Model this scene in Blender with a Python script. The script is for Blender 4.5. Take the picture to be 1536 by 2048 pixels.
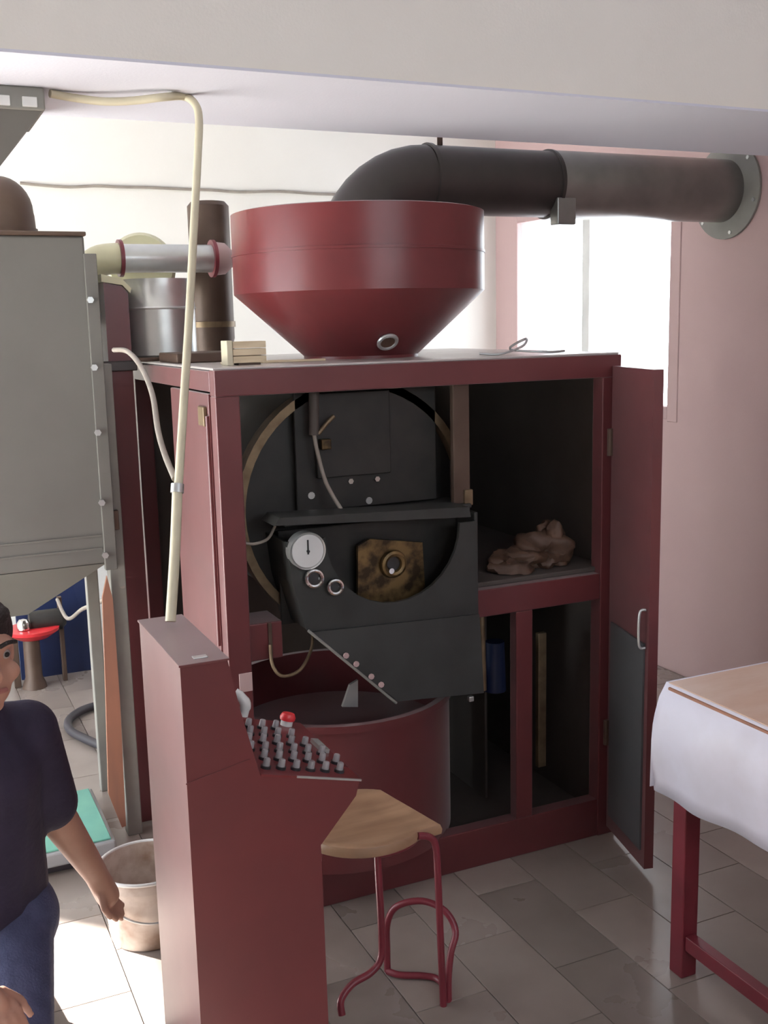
import bpy, bmesh, math, random
from mathutils import Vector, Matrix
random.seed(7)
for o in list(bpy.data.objects): bpy.data.objects.remove(o)
SC = bpy.context.scene
COL = SC.collection
# ---------------------------------------------------------------- camera (frame 1536 x 2048)
F = 2140.0
YAW, PIT, ROL = [math.radians(a) for a in (24.6, 10.0, -1.34)]
EYE = Vector((0, 0, 1.6))
fw = Vector((math.sin(YAW)*math.cos(PIT), math.cos(YAW)*math.cos(PIT), -math.sin(PIT)))
rt = Vector((math.cos(YAW), -math.sin(YAW), 0)); up = rt.cross(fw)
R_ = rt*math.cos(ROL) + up*math.sin(ROL); U_ = -rt*math.sin(ROL) + up*math.cos(ROL)
cam = bpy.data.cameras.new('camera'); co = bpy.data.objects.new('camera', cam); COL.objects.link(co)
co.matrix_world = Matrix(((R_.x, U_.x, -fw.x, EYE.x), (R_.y, U_.y, -fw.y, EYE.y), (R_.z, U_.z, -fw.z, EYE.z), (0, 0, 0, 1)))
cam.sensor_fit = 'VERTICAL'; cam.sensor_height = 36; cam.sensor_width = 27; cam.lens = F/2048*36
cam.clip_start = 0.02
SC.camera = co
# ---------------------------------------------------------------- sky, sun, exposure
SC.view_settings.view_transform = 'Standard'; SC.view_settings.look = 'None'
SC.view_settings.gamma = 1; SC.view_settings.use_curve_mapping = False
SC.view_settings.exposure = -0.25
wd = bpy.data.worlds.new('sky'); SC.world = wd; wd.use_nodes = True
bg = wd.node_tree.nodes['Background']; bg.inputs[0].default_value = (0.86, 0.94, 1.0, 1); bg.inputs[1].default_value = 9.0
sun = bpy.data.lights.new('sun', 'SUN'); sun.energy = 65; sun.angle = math.radians(1.0); sun.color = (1, 0.97, 0.92)
so = bpy.data.objects.new('sun', sun); COL.objects.link(so)
so.rotation_euler = Vector((0.60, -0.60, -0.50)).to_track_quat('-Z', 'Y').to_euler()
def portal(name, loc, sx, sy, rot):
    l = bpy.data.lights.new(name, 'AREA'); l.shape = 'RECTANGLE'; l.size = sx; l.size_y = sy; l.cycles.is_portal = True
    o = bpy.data.objects.new(name, l); COL.objects.link(o); o.location = loc; o.rotation_euler = rot
# ---------------------------------------------------------------- pixel -> place helpers
def ray(x, y): return R_*((x-768)/F) - U_*((y-1024)/F) + fw
def PZ(x, y, z=0): d = ray(x, y); return EYE + d*((z-EYE.z)/d.z)
def PY(x, y, Y): d = ray(x, y); return EYE + d*(Y/d.y)
def PX(x, y, X): d = ray(x, y); return EYE + d*(X/d.x)
# ---------------------------------------------------------------- materials
MATS = {}
def mat(name, c, c2=None, rough=0.5, metal=0.0, scale=6.0, lo=0.35, hi=0.7, bump=0.0, bscale=60, spec=0.5, coat=0.0, sheen=0.0, stretch=None, rnd=0.0, detail=5, rvar=0.0):
    m = bpy.data.materials.new(name); m.use_nodes = True; nt = m.node_tree; N = nt.nodes; L = nt.links
    b = N['Principled BSDF']; b.inputs['Roughness'].default_value = rough; b.inputs['Metallic'].default_value = metal
    b.inputs['Specular IOR Level'].default_value = spec; b.inputs['Coat Weight'].default_value = coat; b.inputs['Coat Roughness'].default_value = .22; b.inputs['Sheen Weight'].default_value = sheen; b.inputs['Sheen Roughness'].default_value = .45
    tc = N.new('ShaderNodeTexCoord'); src = tc.outputs['Object']
    if stretch:
        mp = N.new('ShaderNodeMapping'); mp.inputs['Scale'].default_value = stretch; L.new(src, mp.inputs[0]); src = mp.outputs[0]
    if rnd:
        oi = N.new('ShaderNodeObjectInfo'); va = N.new('ShaderNodeVectorMath'); va.operation = 'ADD'
        mu = N.new('ShaderNodeMath'); mu.operation = 'MULTIPLY'; mu.inputs[1].default_value = 37.0
        L.new(oi.outputs['Random'], mu.inputs[0]); L.new(src, va.inputs[0]); L.new(mu.outputs[0], va.inputs[1]); src = va.outputs[0]
    n = N.new('ShaderNodeTexNoise'); n.inputs['Scale'].default_value = scale; n.inputs['Detail'].default_value = detail; L.new(src, n.inputs['Vector'])
    r = N.new('ShaderNodeValToRGB'); r.color_ramp.elements[0].position = lo; r.color_ramp.elements[1].position = hi
    c2 = c2 or tuple(v*0.8 for v in c)
    r.color_ramp.elements[0].color = (*c, 1); r.color_ramp.elements[1].color = (*c2, 1)
    L.new(n.outputs['Fac'], r.inputs[0]); out = r.outputs[0]
    if rnd:
        hs = N.new('ShaderNodeHueSaturation'); mr = N.new('ShaderNodeMapRange'); mr.inputs[3].default_value = 1-rnd; mr.inputs[4].default_value = 1+rnd
        L.new(oi.outputs['Random'], mr.inputs[0]); L.new(mr.outputs[0], hs.inputs['Value']); L.new(out, hs.inputs['Color']); out = hs.outputs[0]
    L.new(out, b.inputs['Base Color'])
    if rvar:
        mr2 = N.new('ShaderNodeMapRange'); mr2.inputs[3].default_value = max(0.02, rough-rvar); mr2.inputs[4].default_value = rough+rvar
        L.new(n.outputs['Fac'], mr2.inputs[0]); L.new(mr2.outputs[0], b.inputs['Roughness'])
    if bump:
        n2 = N.new('ShaderNodeTexNoise'); n2.inputs['Scale'].default_value = bscale; L.new(src, n2.inputs['Vector'])
        bp = N.new('ShaderNodeBump'); bp.inputs['Strength'].default_value = bump; bp.inputs['Distance'].default_value = 0.01
        L.new(n2.outputs['Fac'], bp.inputs['Height']); L.new(bp.outputs[0], b.inputs['Normal'])
    MATS[name] = m; return m
mat('red_paint', (.130, .0175, .0205), (.105, .0135, .0165), rough=.46, coat=.3, sheen=.40, scale=5, rvar=.08)
mat('red_hopper', (.165, .028, .031), (.135, .023, .026), rough=.32, scale=7, rvar=.1)
mat('red_tube', (.22, .030, .046), (.17, .024, .036), rough=.35, scale=9)
mat('red_button', (.75, .04, .05), rough=.3)
mat('wall_paint', (.56, .40, .39), (.53, .37, .365), rough=.75, scale=2.2, bump=.06, bscale=180)
mat('cream_paint', (.86, .84, .79), (.83, .805, .75), rough=.8, scale=2.0, bump=.05, bscale=150)
mat('ceiling_paint', (.74, .75, .84), (.71, .72, .81), rough=.8, scale=2.0, bump=.05, bscale=150)
mat('grout', (.20, .165, .145), rough=.9, scale=30)
mat('marble_tile', (.33, .28, .25), (.235, .195, .172), rough=.30, scale=3.5, lo=.3, hi=.75, rnd=.2, detail=8, rvar=.1)
mat('black_iron', (.020, .019, .018), (.034, .030, .027), rough=.5, scale=12, metal=.2)
mat('hood_steel', (.050, .052, .050), (.038, .038, .036), rough=.48, scale=8, metal=.35)
mat('inner_steel', (.10, .082, .074), (.075, .06, .053), rough=.6, scale=5)
mat('bronze', (.26, .19, .115), (.15, .10, .06), rough=.45, metal=.6, scale=20)
mat('brass_plate', (.23, .15, .065), (.05, .032, .018), rough=.4, metal=.7, scale=22, lo=.4, hi=.6)
mat('chrome', (.75, .74, .72), rough=.15, metal=1.0)
mat('dial_white', (.75, .76, .76), rough=.4)
mat('glass_dark', (.03, .03, .03), rough=.1)
mat('galvanised', (.60, .61, .60), (.53, .54, .535), rough=.33, metal=.7, scale=14, rvar=.1)
mat('silo_grey', (.165, .16, .146), (.14, .135, .123), rough=.55, scale=3, rvar=.1)
mat('frame_grey', (.27, .265, .24), (.22, .212, .197), rough=.5, scale=9)
mat('duct_black', (.060, .050, .048), (.045, .038, .036), rough=.38, metal=.4, scale=6)
mat('duct_grey', (.27, .265, .255), (.22, .215, .21), rough=.3, metal=.7, scale=9)  # right duct section, lightened to put glare into its colour
mat('brown_steel', (.115, .075, .055), (.085, .052, .038), rough=.5, metal=.3, scale=9)
mat('top_sheet', (.66, .62, .60), (.56, .52, .50), rough=.3, metal=.3, scale=8)
mat('cream_plastic', (.62, .57, .42), (.55, .50, .37), rough=.4, scale=15)
mat('cream_metal', (.66, .64, .42), (.58, .55, .37), rough=.4, scale=8)
mat('grey_hose', (.33, .29, .25), (.27, .23, .20), rough=.5, scale=20)
mat('dark_rubber', (.045, .04, .05), rough=.5)
mat('white_plastic', (.78, .78, .76), rough=.35)
mat('bucket_plastic', (.60, .52, .46), (.33, .22, .16), rough=.45, scale=9, lo=.42, hi=.62, detail=7)
mat('knob_grey', (.34, .32, .33), (.28, .26, .27), rough=.35, scale=20)
mat('knob_dark', (.03, .03, .035), rough=.35)
mat('seat_wood', (.40, .245, .15), (.27, .15, .09), rough=.38, scale=5, stretch=(1, 5, 1))
mat('pale_wood', (.72, .60, .42), (.62, .50, .33), rough=.6, scale=12, stretch=(1, 8, 8))
mat('board_wood', (.36, .16, .10), (.27, .13, .09), rough=.6, scale=6, stretch=(4, 4, .6))
mat('cloth_white', (.72, .71, .82), (.62, .59, .66), rough=.45, scale=5, lo=.45, hi=.75, bump=.15, bscale=14)
mat('tan_sheet', (.60, .40, .30), (.66, .49, .40), rough=.42, scale=5, stretch=(1, 3.5, 1), bump=.1, bscale=12)
mat('door_grey', (.10, .10, .105), (.08, .08, .085), rough=.4, scale=6)
mat('bag_brown', (.13, .068, .042), (.07, .04, .028), rough=.55, scale=14)
mat('green_mat', (.16, .44, .34), (.12, .36, .30), rough=.5, scale=8)
mat('scale_grey', (.36, .37, .38), rough=.4)
mat('blue_panel', (.014, .026, .085), (.010, .018, .06), rough=.4, scale=5)
mat('skin', (.46, .27, .20), (.40, .22, .16), rough=.5, scale=12)
mat('hair', (.018, .014, .013), rough=.6, bump=.6, bscale=160)
mat('navy_cotton', (.026, .021, .050), (.020, .016, .038), rough=.85, scale=12, bump=.2, bscale=60)
mat('denim', (.070, .085, .17), (.050, .062, .13), rough=.85, scale=30, bump=.2, bscale=200)
mat('eye_white', (.42, .38, .36), rough=.2)
mat('lip', (.36, .15, .13), rough=.5)
gm = bpy.data.materials.new('window_glass'); gm.use_nodes = True; nt = gm.node_tree; nt.nodes.remove(nt.nodes['Principled BSDF'])
tb = nt.nodes.new('ShaderNodeBsdfTransparent'); gb = nt.nodes.new('ShaderNodeBsdfGlossy'); gb.inputs['Roughness'].default_value = .03
mx = nt.nodes.new('ShaderNodeMixShader'); mx.inputs[0].default_value = .06
nt.links.new(tb.outputs[0], mx.inputs[1]); nt.links.new(gb.outputs[0], mx.inputs[2])
nt.links.new(mx.outputs[0], nt.nodes['Material Output'].inputs[0]); MATS['window_glass'] = gm
# ---------------------------------------------------------------- mesh helpers
def mesh_of(bm, name, smooth=False):
    bmesh.ops.recalc_face_normals(bm, faces=bm.faces[:])
    me = bpy.data.meshes.new(name); bm.to_mesh(me); bm.free()
    if smooth:
        for p in me.polygons: p.use_smooth = True
        try: me.set_sharp_from_angle(angle=math.radians(38))
        except Exception: pass
    return me
def obj(name, bm, m, parent=None, smooth=False):
    me = bm if isinstance(bm, bpy.types.Mesh) else mesh_of(bm, name, smooth)
    if not me.materials: me.materials.append(MATS[m])
    o = bpy.data.objects.new(name, me); COL.objects.link(o)
    if parent:
        o.parent = parent
        o.matrix_parent_inverse = Matrix.Translation(-wloc(parent))
    return o
def wloc(o):
    v = Vector(o.location)
    if o.parent: v = wloc(o.parent) + v - wloc(o.parent) if o.type != 'EMPTY' else v
    return v
def tag(o, label, cat, group=None):
    o['label'] = label; o['category'] = cat
    if group: o['group'] = group
    return o
def thing(name, label, cat, loc=(0, 0, 0), group=None):
    o = bpy.data.objects.new(name, None); COL.objects.link(o); o.location = loc; o.empty_display_size = .05
    return tag(o, label, cat, group)
def struct(o): o['kind'] = 'structure'; return o
def NB(): return bmesh.new()
def box(bm, x0, x1, y0, y1, z0, z1, bev=0.0):
    vs = [bm.verts.new(p) for p in ((x0,y0,z0),(x1,y0,z0),(x1,y1,z0),(x0,y1,z0),(x0,y0,z1),(x1,y0,z1),(x1,y1,z1),(x0,y1,z1))]
    fs = [bm.faces.new([vs[i] for i in f]) for f in ((0,3,2,1),(4,5,6,7),(0,1,5,4),(1,2,6,5),(2,3,7,6),(3,0,4,7))]
    if bev:
        es = list({e for f in fs for e in f.edges}); bmesh.ops.bevel(bm, geom=es, offset=bev, segments=2, affect='EDGES', profile=.5)
    return bm
def bx(x0, x1, y0, y1, z0, z1, bev=0.003): return box(NB(), x0, x1, y0, y1, z0, z1, bev)
def prism(bm, pts, d):
    """pts: list of Vector (planar polygon); d: extrusion vector"""
    a = [bm.verts.new(p) for p in pts]; b = [bm.verts.new(Vector(p)+Vector(d)) for p in pts]; n = len(pts)
    bm.faces.new(a); bm.faces.new(b[::-1])
    for i in range(n): bm.faces.new((a[i], b[i], b[(i+1) % n], a[(i+1) % n]))
    return bm
def frame_of(d):
    d = Vector(d).normalized(); t = Vector((0, 0, 1)) if abs(d.z) < .9 else Vector((1, 0, 0))
    a = d.cross(t).normalized(); return a, d.cross(a).normalized()
def lathe(bm, c, axis, prof, n=40, close=False):
    """prof: list of (r, h) along axis from c"""
    c = Vector(c); ax = Vector(axis).normalized(); a, b = frame_of(ax); rows = []
    for r, h in prof:
        if r < 1e-6: rows.append([bm.verts.new(c+ax*h)])
        else: rows.append([bm.verts.new(c+ax*h+(a*math.cos(2*math.pi*i/n)+b*math.sin(2*math.pi*i/n))*r) for i in range(n)])
    pairs = list(zip(rows, rows[1:]))
    if close: pairs.append((rows[-1], rows[0]))
    for p, q in pairs:
        for i in range(n):
            j = (i+1) % n
            if len(p) == 1 and len(q) == 1: continue
            if len(p) == 1: bm.faces.new((p[0], q[i], q[j]))
            elif len(q) == 1: bm.faces.new((p[i], q[0], p[j]))
            else: bm.faces.new((p[i], q[i], q[j], p[j]))
    return bm
def cyl(c, axis, r, h, n=28, r2=None):
    r2 = r if r2 is None else r2
    return lathe(NB(), c, axis, [(0, 0), (r, 0), (r2, h), (0, h)], n)
def spline(pts, seg=6, closed=False):
    pts = [Vector(p) for p in pts]; n = len(pts); out = []
    for i in range(n if closed else n-1):
        if closed: p0, p1, p2, p3 = pts[i-1], pts[i], pts[(i+1) % n], pts[(i+2) % n]
        else: p0, p1, p2, p3 = pts[max(i-1, 0)], pts[i], pts[i+1], pts[min(i+2, n-1)]
        for k in range(seg):
            t = k/seg
            out.append(.5*((2*p1)+(-p0+p2)*t+(2*p0-5*p1+4*p2-p3)*t*t+(-p0+3*p1-3*p2+p3)*t**3))
    if not closed: out.append(pts[-1])
    return out
def tube(bm, pts, r, n=10, closed=False, smooth=6):
    P = spline(pts, smooth, closed) if smooth else [Vector(p) for p in pts]
    m = len(P); rings = []; a = None
    for i, p in enumerate(P):
        d = (P[(i+1) % m] - P[i-1]) if closed else (P[min(i+1, m-1)] - P[max(i-1, 0)])
        d.normalize()
        if a is None: a = frame_of(d)[0]
        else:
            a = a - d*a.dot(d)
            if a.length < 1e-5: a = frame_of(d)[0]
            a.normalize()
        b = d.cross(a); rr = r[min(i*len(r)//m, len(r)-1)] if isinstance(r, (list, tuple)) else r
        rings.append([bm.verts.new(p+(a*math.cos(2*math.pi*k/n)+b*math.sin(2*math.pi*k/n))*rr) for k in range(n)])
    for i in range(m if closed else m-1):
        p, q = rings[i], rings[(i+1) % m]
        for k in range(n): bm.faces.new((p[k], q[k], q[(k+1) % n], p[(k+1) % n]))
    if not closed: bm.faces.new(rings[0]); bm.faces.new(rings[-1])
    return bm
def torus(c, axis, R, r, n=36, m=8):
    return lathe(NB(), c, axis, [(R+r*math.cos(2*math.pi*k/m), r*math.sin(2*math.pi*k/m)) for k in range(m)], n, close=True)
# ================================================================ THE ROOM
WR, WB, WL, WF = 3.15, 5.30, -1.60, -1.80      # inner faces: right, back, left, front
CEIL = 2.75
fl = struct(obj('floor', bx(WL-.2, WR+.2, WF-.2, WB+.2, -.12, -.006, 0), 'grout'))
TX, TY, J = .195, .39, .0022
tm = mesh_of(bx(J/2, TX-J/2, J/2, TY-J/2, -.006, 0, .0012), 'tile'); tm.materials.append(MATS['marble_tile'])
half = mesh_of(bx(J/2, TX-J/2, J/2, TY/2-J/2, -.006, 0, .0012), 'tile'); half.materials.append(MATS['marble_tile'])
for i in range(-2, 15):
    for j in range(-2, 11):
        x = 1.38 + (i-6)*TX; y = 1.66 + (j-1)*TY - (.195 if i % 2 else 0)
        last = y > WB - TY and y < WB - TY/2 - .05 and i % 2
        if (y > WB - TY and not last) or x > WR - TX or x < -.1 or y < .9: continue
        if len([1 for c in fl.children]) > 290: break
        t = bpy.data.objects.new('tile', half if last else tm); COL.objects.link(t); t.location = (x, y, 0); t.parent = fl
def wall_with_hole(name, axis, at, thick, u0, u1, z0, z1, holes, m):
    """axis 'x': wall plane x=at spanning y in u; thick goes outward"""
    bm = NB(); hs = sorted(holes); cur = u0
    def seg(a, b, c, d):
        if b-a < 1e-4 or d-c < 1e-4: return
        lo, hi = min(at, at+thick), max(at, at+thick)
        if axis == 'x': box(bm, lo, hi, a, b, c, d)
        else: box(bm, a, b, lo, hi, c, d)
    for (a, b, c, d) in hs:
        seg(cur, a, z0, z1); seg(a, b, z0, c); seg(a, b, d, z1); cur = b
    seg(cur, u1, z0, z1)
    return struct(obj(name, bm, m))
WIN = (3.76, 5.12, 1.15, 2.16)                                  # right window: y0 y1 z0 z1
ADDED_WIN = (.0, 2.5, 1.85, 2.6)                                      # added unseen opening behind the camera, to brighten the beam face
DOOR = (1.95, 4.95, -.006, 1.93)                                # doorway in the left wall
wall_with_hole('wall_right', 'x', WR, .22, WF, WB, -.006, CEIL, [WIN], 'wall_paint')
wall_with_hole('wall_left', 'x', WL, -.22, WF, WB, -.006, CEIL, [DOOR], 'cream_paint')
wall_with_hole('wall_back', 'y', WB, .2, WL-.22, WR+.22, -.006, CEIL, [], 'cream_paint')
wall_with_hole('wall_front', 'y', WF, -.2, WL-.22, WR+.22, -.006, CEIL, [ADDED_WIN], 'cream_paint')
struct(obj('ceiling', bx(WL-.22, WR+.22, WF-.2, WB+.2, CEIL, CEIL+.15, 0), 'ceiling_paint'))
sof = struct(obj('ceiling_soffit', bx(WL, WR, 2.2, 2.79, 2.118, CEIL, 0), 'cream_paint'))
struct(obj('ceiling_soffit_panel', bx(WL, WR, 2.2, 2.79, 2.112, 2.118, 0), 'ceiling_paint'))
portal('window_portal', (WR+.20, (WIN[0]+WIN[1])/2, (WIN[2]+WIN[3])/2), WIN[3]-WIN[2], WIN[1]-WIN[0], (0, math.radians(90), 0))
portal('added_window_portal', ((ADDED_WIN[0]+ADDED_WIN[1])/2, WF-.18, (ADDED_WIN[2]+ADDED_WIN[3])/2), ADDED_WIN[1]-ADDED_WIN[0], ADDED_WIN[3]-ADDED_WIN[2], (math.radians(90), 0, 0))
portal('door_portal', (WL-.20, (DOOR[0]+DOOR[1])/2, 0.96), 1.93, DOOR[1]-DOOR[0], (0, math.radians(-90), 0))
struct(obj('ground_outside', bx(-9, WL-.22, -6, 10, -.12, -.01, 0), 'cream_paint'))
# window with white frame
w = thing('window_1', 'white framed window in the pink wall behind the roaster', 'window', (WR, WIN[0], WIN[2])); struct(w)
y0, y1, z0, z1 = WIN
for n_, a in (('frame_jamb', (y0-.012, y0+.055, z0-.012, z1+.012)), ('frame_jamb', (y1-.05, y1, z0, z1)), ('frame_head', (y0+.055, y1-.05, z1-.05, z1)), ('frame_sill', (y0+.055, y1-.05, z0-.002, z0+.055)), ('mullion', ((y0+y1)/2-.03, (y0+y1)/2+.03, z0+.055, z1-.05))):
    obj(n_, bx(WR-.005, WR+.06, a[0], a[1], a[2], a[3], .004), 'wall_paint' if n_ != 'mullion' else 'white_plastic', w)
for a, b in ((y0+.055, (y0+y1)/2-.03), ((y0+y1)/2+.03, y1-.05)):
    obj('pane', bx(WR+.022, WR+.028, a, b, z0+.055, z1-.05, 0), 'window_glass', w)
w2 = thing('added_window', 'added unseen high window in the front wall lighting the beam', 'window', (ADDED_WIN[0], WF, ADDED_WIN[2])); struct(w2)
for n_, a in (('frame_jamb', (ADDED_WIN[0], ADDED_WIN[0]+.05, ADDED_WIN[2], ADDED_WIN[3])), ('frame_jamb', (ADDED_WIN[1]-.05, ADDED_WIN[1], ADDED_WIN[2], ADDED_WIN[3])), ('frame_head', (ADDED_WIN[0]+.05, ADDED_WIN[1]-.05, ADDED_WIN[3]-.05, ADDED_WIN[3])), ('frame_sill', (ADDED_WIN[0]+.05, ADDED_WIN[1]-.05, ADDED_WIN[2], ADDED_WIN[2]+.05)), ('mullion', (1.22, 1.28, ADDED_WIN[2]+.05, ADDED_WIN[3]-.05))):
    obj(n_, bx(a[0], a[1], WF-.08, WF-.02, a[2], a[3], .003), 'white_plastic', w2)
for a, b in ((ADDED_WIN[0]+.05, 1.22), (1.28, ADDED_WIN[1]-.05)): obj('pane', bx(a, b, WF-.055, WF-.049, ADDED_WIN[2]+.05, ADDED_WIN[3]-.05, 0), 'window_glass', w2)
# ================================================================ ROASTING MACHINE
XL, XR, YF, YB, ZT = .73, 1.955, 2.576, 3.62, 1.495
M = thing('roasting_machine', 'large dark red coffee roasting machine with open front and black drum housing', 'machine', (1.34, 3.1, 0))
def mp(name, bm, m, smooth=False, parent=None): return obj(name, bm, m, parent or M, smooth)
mp('front_post', bx(XL, XL+.062, YF, YF+.05, 0, ZT-.065), 'red_paint')
mp('front_post', bx(XR-.065, XR, YF, YF+.05, 0, ZT-.065), 'red_paint')
mp('rear_post', bx(XL, XL+.05, YB-.11, YB, 0, ZT-.05), 'red_paint')
mp('rear_post', bx(XR-.05, XR, YB-.06, YB, 0, ZT-.05), 'red_paint')
mp('top_rail', bx(XL, XR, YF, YF+.05, ZT-.065, ZT), 'red_paint')
mp('side_rail', bx(XL, XL+.05, YF+.05, YB, ZT-.055, ZT-.003), 'red_paint')
mp('side_rail', bx(XR-.05, XR, YF+.05, YB, ZT-.055, ZT-.003), 'red_paint')
sp = mp('side_panel', bx(XL-.004, XL+.01, YF+.052, 3.02, .12, ZT-.06), 'red_paint')
a = PX(408, 828, XL-.004)
mp('latch', bx(XL-.014, XL-.004, a.y-.03, a.y+.025, a.z-.03, a.z+.02), 'bronze', parent=sp)
mp('slot', bx(XL-.006, XL-.003, YF+.085, YF+.1, .73, .76, .001), 'glass_dark', parent=sp)
mp('hinge_pin', cyl((XL-.006, YF+.06, .78), (0, 0, 1), .006, .6, 10), 'red_paint', parent=sp)
mp('back_panel', bx(XL+.05, XR-.05, YB-.03, YB-.01, 0, ZT-.05), 'inner_steel')
mp('side_panel', bx(XR-.02, XR-.006, YF+.05, YB-.06, 0, ZT-.055), 'inner_steel')
mp('top_panel', bx(XL, XR+.0, YF+.012, YB, ZT, ZT+.006, .002), 'top_sheet')
mp('base_rail', bx(XL, XR, YF+.004, YF+.05, 0, .12), 'red_paint')
mp('base_rail', bx(XL, XL+.05, YF+.05, YB-.11, 0, .11), 'red_paint')
mp('base_tray', bx(XL+.05, XR-.03, YF+.05, YB-.05, .03, .05), 'inner_steel')
# right compartment
mp('shelf', bx(1.47, XR-.02, YF+.03, YB-.05, .845, .86), 'inner_steel')
mp('shelf_rail', bx(1.465, XR-.065, YF+.002, YF+.04, .765, .845), 'red_paint')
mp('middle_post', bx(1.596, 1.652, YF+.003, YF+.04, .12, .765), 'red_paint')
mp('upper_strip', bx(1.41, 1.462, YF+.03, YF+.05, 1.085, ZT-.065), 'brown_steel')
mp('strip_bracket', bx(1.44, 1.466, YF+.02, YF+.035, 1.09, 1.135), 'bronze')
mp('divider', bx(1.462, 1.472, YF+.05, YB-.05, .86, ZT-.06), 'inner_steel')
mp('divider', bx(1.66, 1.67, YF+.3, YB-.05, .05, .845), 'inner_steel')
p = PY(1090, 1300, 2.75); q = PY(1090, 1530, 2.75)
mp('inner_strut', bx(p.x-.03, p.x+.0, 2.74, 2.76, q.z, p.z+.06), 'bronze')
mp('copper_pipe', tube(NB(), [PY(945, 1100, 2.66), PY(948, 1170, 2.64), PY(950, 1240, 2.62)], .007, smooth=4), 'bronze', True)
mp('copper_nut', cyl(PY(949, 1168, 2.62), (0, 0, -1), .013, .035, 6), 'brass_plate')
mp('drain_pipe', tube(NB(), [PY(962, 1230, 2.64), PY(964, 1300, 2.64), PY(966, 1380, 2.64)], .011, smooth=3), 'bronze', True)
mp('inner_bottle', cyl(PY(990, 1380, 2.8), (0, 0, 1), .035, .16, 20, .03), 'blue_panel', True)
# drum housing
DC = PY(708, 1008, 2.72)
dr = mp('roasting_drum', lathe(NB(), DC, (0, 1, 0), [(0, 0), (.20, 0), (.326, .008), (.326, .72), (0, .72)], 56), 'black_iron', True)
mp('drum_ring', lathe(NB(), DC, (0, 1, 0), [(.325, -.03), (.348, -.03), (.348, .02), (.325, .02)], 56, close=True), 'bronze', True, dr)
mp('drum_plate', bx(.975, 1.40, 2.69, 2.70, 1.10, 1.425), 'black_iron')
ip = mp('inspection_plate', bx(1.03, 1.25, 2.675, 2.69, 1.19, 1.42), 'black_iron')
for x, z in ((1.13, 1.175), (1.21, 1.175)): mp('bolt', cyl((x, 2.69, z), (0, -1, 0), .008, .01, 6), 'chrome', parent=ip)
for p in ((620, 990), (735, 1000)): mp('bolt', cyl(PY(p[0], p[1], 2.70), (0, -1, 0), .010, .012, 10), 'galvanised')
mp('feed_pipe', tube(NB(), [PY(628, 778, 2.655), PY(628, 870, 2.655)], .014, smooth=2), 'inner_steel', True)
mp('probe_cable', tube(NB(), [PY(628, 868, 2.655), PY(635, 905, 2.65), PY(652, 965, 2.64), PY(684, 1022, 2.62)], .0055), 'grey_hose', True)
mp('valve', bx(*sum(([v-.014, v+.014] for v in PY(650, 888, 2.66)), [])), 'brass_plate')
mp('valve_lever', tube(NB(), [PY(636, 868, 2.65), PY(655, 845, 2.65), PY(668, 832, 2.65)], .006), 'bronze', True)
# front hood
HY = 2.555
hp = [(1.0+.2-.2*math.cos(math.pi*k/16), 1.052-.2*math.sin(math.pi*k/16)) for k in range(17)]
out = hp + [(1.452, 1.052), (1.46, .552), (1.18, .580), (.937, .814), (.905, .94), (.892, 1.052)]
hood = mp('hood_plate', prism(NB(), [Vector((x, HY, z)) for x, z in out], (0, .012, 0)), 'hood_steel')
mp('hood_lip', prism(NB(), [PY(548, 1052, HY-.03), PY(560, 1036, HY-.03), PY(938, 1014, HY-.03), PY(942, 1034, HY-.03)], (0, .10, 0)), 'hood_steel')
mp('hood_side', bx(1.452, 1.464, HY+.012, 2.80, .56, 1.075), 'hood_steel')
mp('hood_side', prism(NB(), [Vector((.892, HY+.012, 1.05)), Vector((.905, HY+.012, .94)), Vector((.937, HY+.012, .814)), Vector((.947, HY+.012, .814)), Vector((.915, HY+.012, .94)), Vector((.902, HY+.012, 1.05))], (0, .2, 0)), 'hood_steel')
mp('hood_recess', bx(.91, 1.452, 2.67, 2.68, .80, 1.06), 'black_iron')
mp('hood_top', bx(.90, 1.455, HY+.03, 2.74, 1.085, 1.097), 'hood_steel')
ch = mp('chute', prism(NB(), [Vector((.945, HY-.008, .806)), Vector((1.455, HY-.008, .785)), Vector((1.455, HY-.03, .560)), Vector((1.185, HY-.03, .582))], (0, .008, 0)), 'hood_steel')
mp('chute_edge', tube(NB(), [Vector((.940, HY-.008, .812)), Vector((1.18, HY-.03, .578))], .004, smooth=0), 'frame_grey', True, ch)
for t in (.30, .42, .60, .72):
    c = Vector((.97, HY-.014, .80)).lerp(Vector((1.20, HY-.034, .575)), t)
    mp('rivet', cyl(c, (0, -1, 0), .008, .005, 8), 'wall_paint', parent=ch)  # coloured pale pink to stand for highlights along the chute edge
mp('chute_fin', prism(NB(), [PY(700, 1370, 2.62), PY(716, 1360, 2.62), PY(716, 1414, 2.62), PY(685, 1414, 2.62)], (0, .01, 0)), 'galvanised')
bp_ = PY(780, 1150, 2.63)
mp('brass_face', prism(NB(), [PY(716, 1092, 2.63), PY(740, 1078, 2.63), PY(845, 1085, 2.63), PY(850, 1175, 2.63), PY(800, 1225, 2.63), PY(735, 1228, 2.63), PY(716, 1190, 2.63)], (0, .012, 0)), 'brass_plate')
kn = PY(787, 1128, 2.62)
k = mp('sight_port', torus(kn, (0, 1, 0), .030, .010), 'brass_plate', True)
mp('port_glass', cyl(kn+Vector((0, .002, 0)), (0, 1, 0), .027, .006), 'glass_dark', parent=k)
mp('port_glint', cyl(kn+Vector((-.012, -.008, -.016)), (0, -1, 0), .008, .006, 12), 'chrome', parent=k)
g = PY(615, 1102, 2.535)
ga = mp('dial_gauge', lathe(NB(), g, (0, 1, 0), [(0, .0), (.044, 0), (.049, -.004), (.049, .03), (0, .03)], 36), 'galvanised', True)
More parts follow.
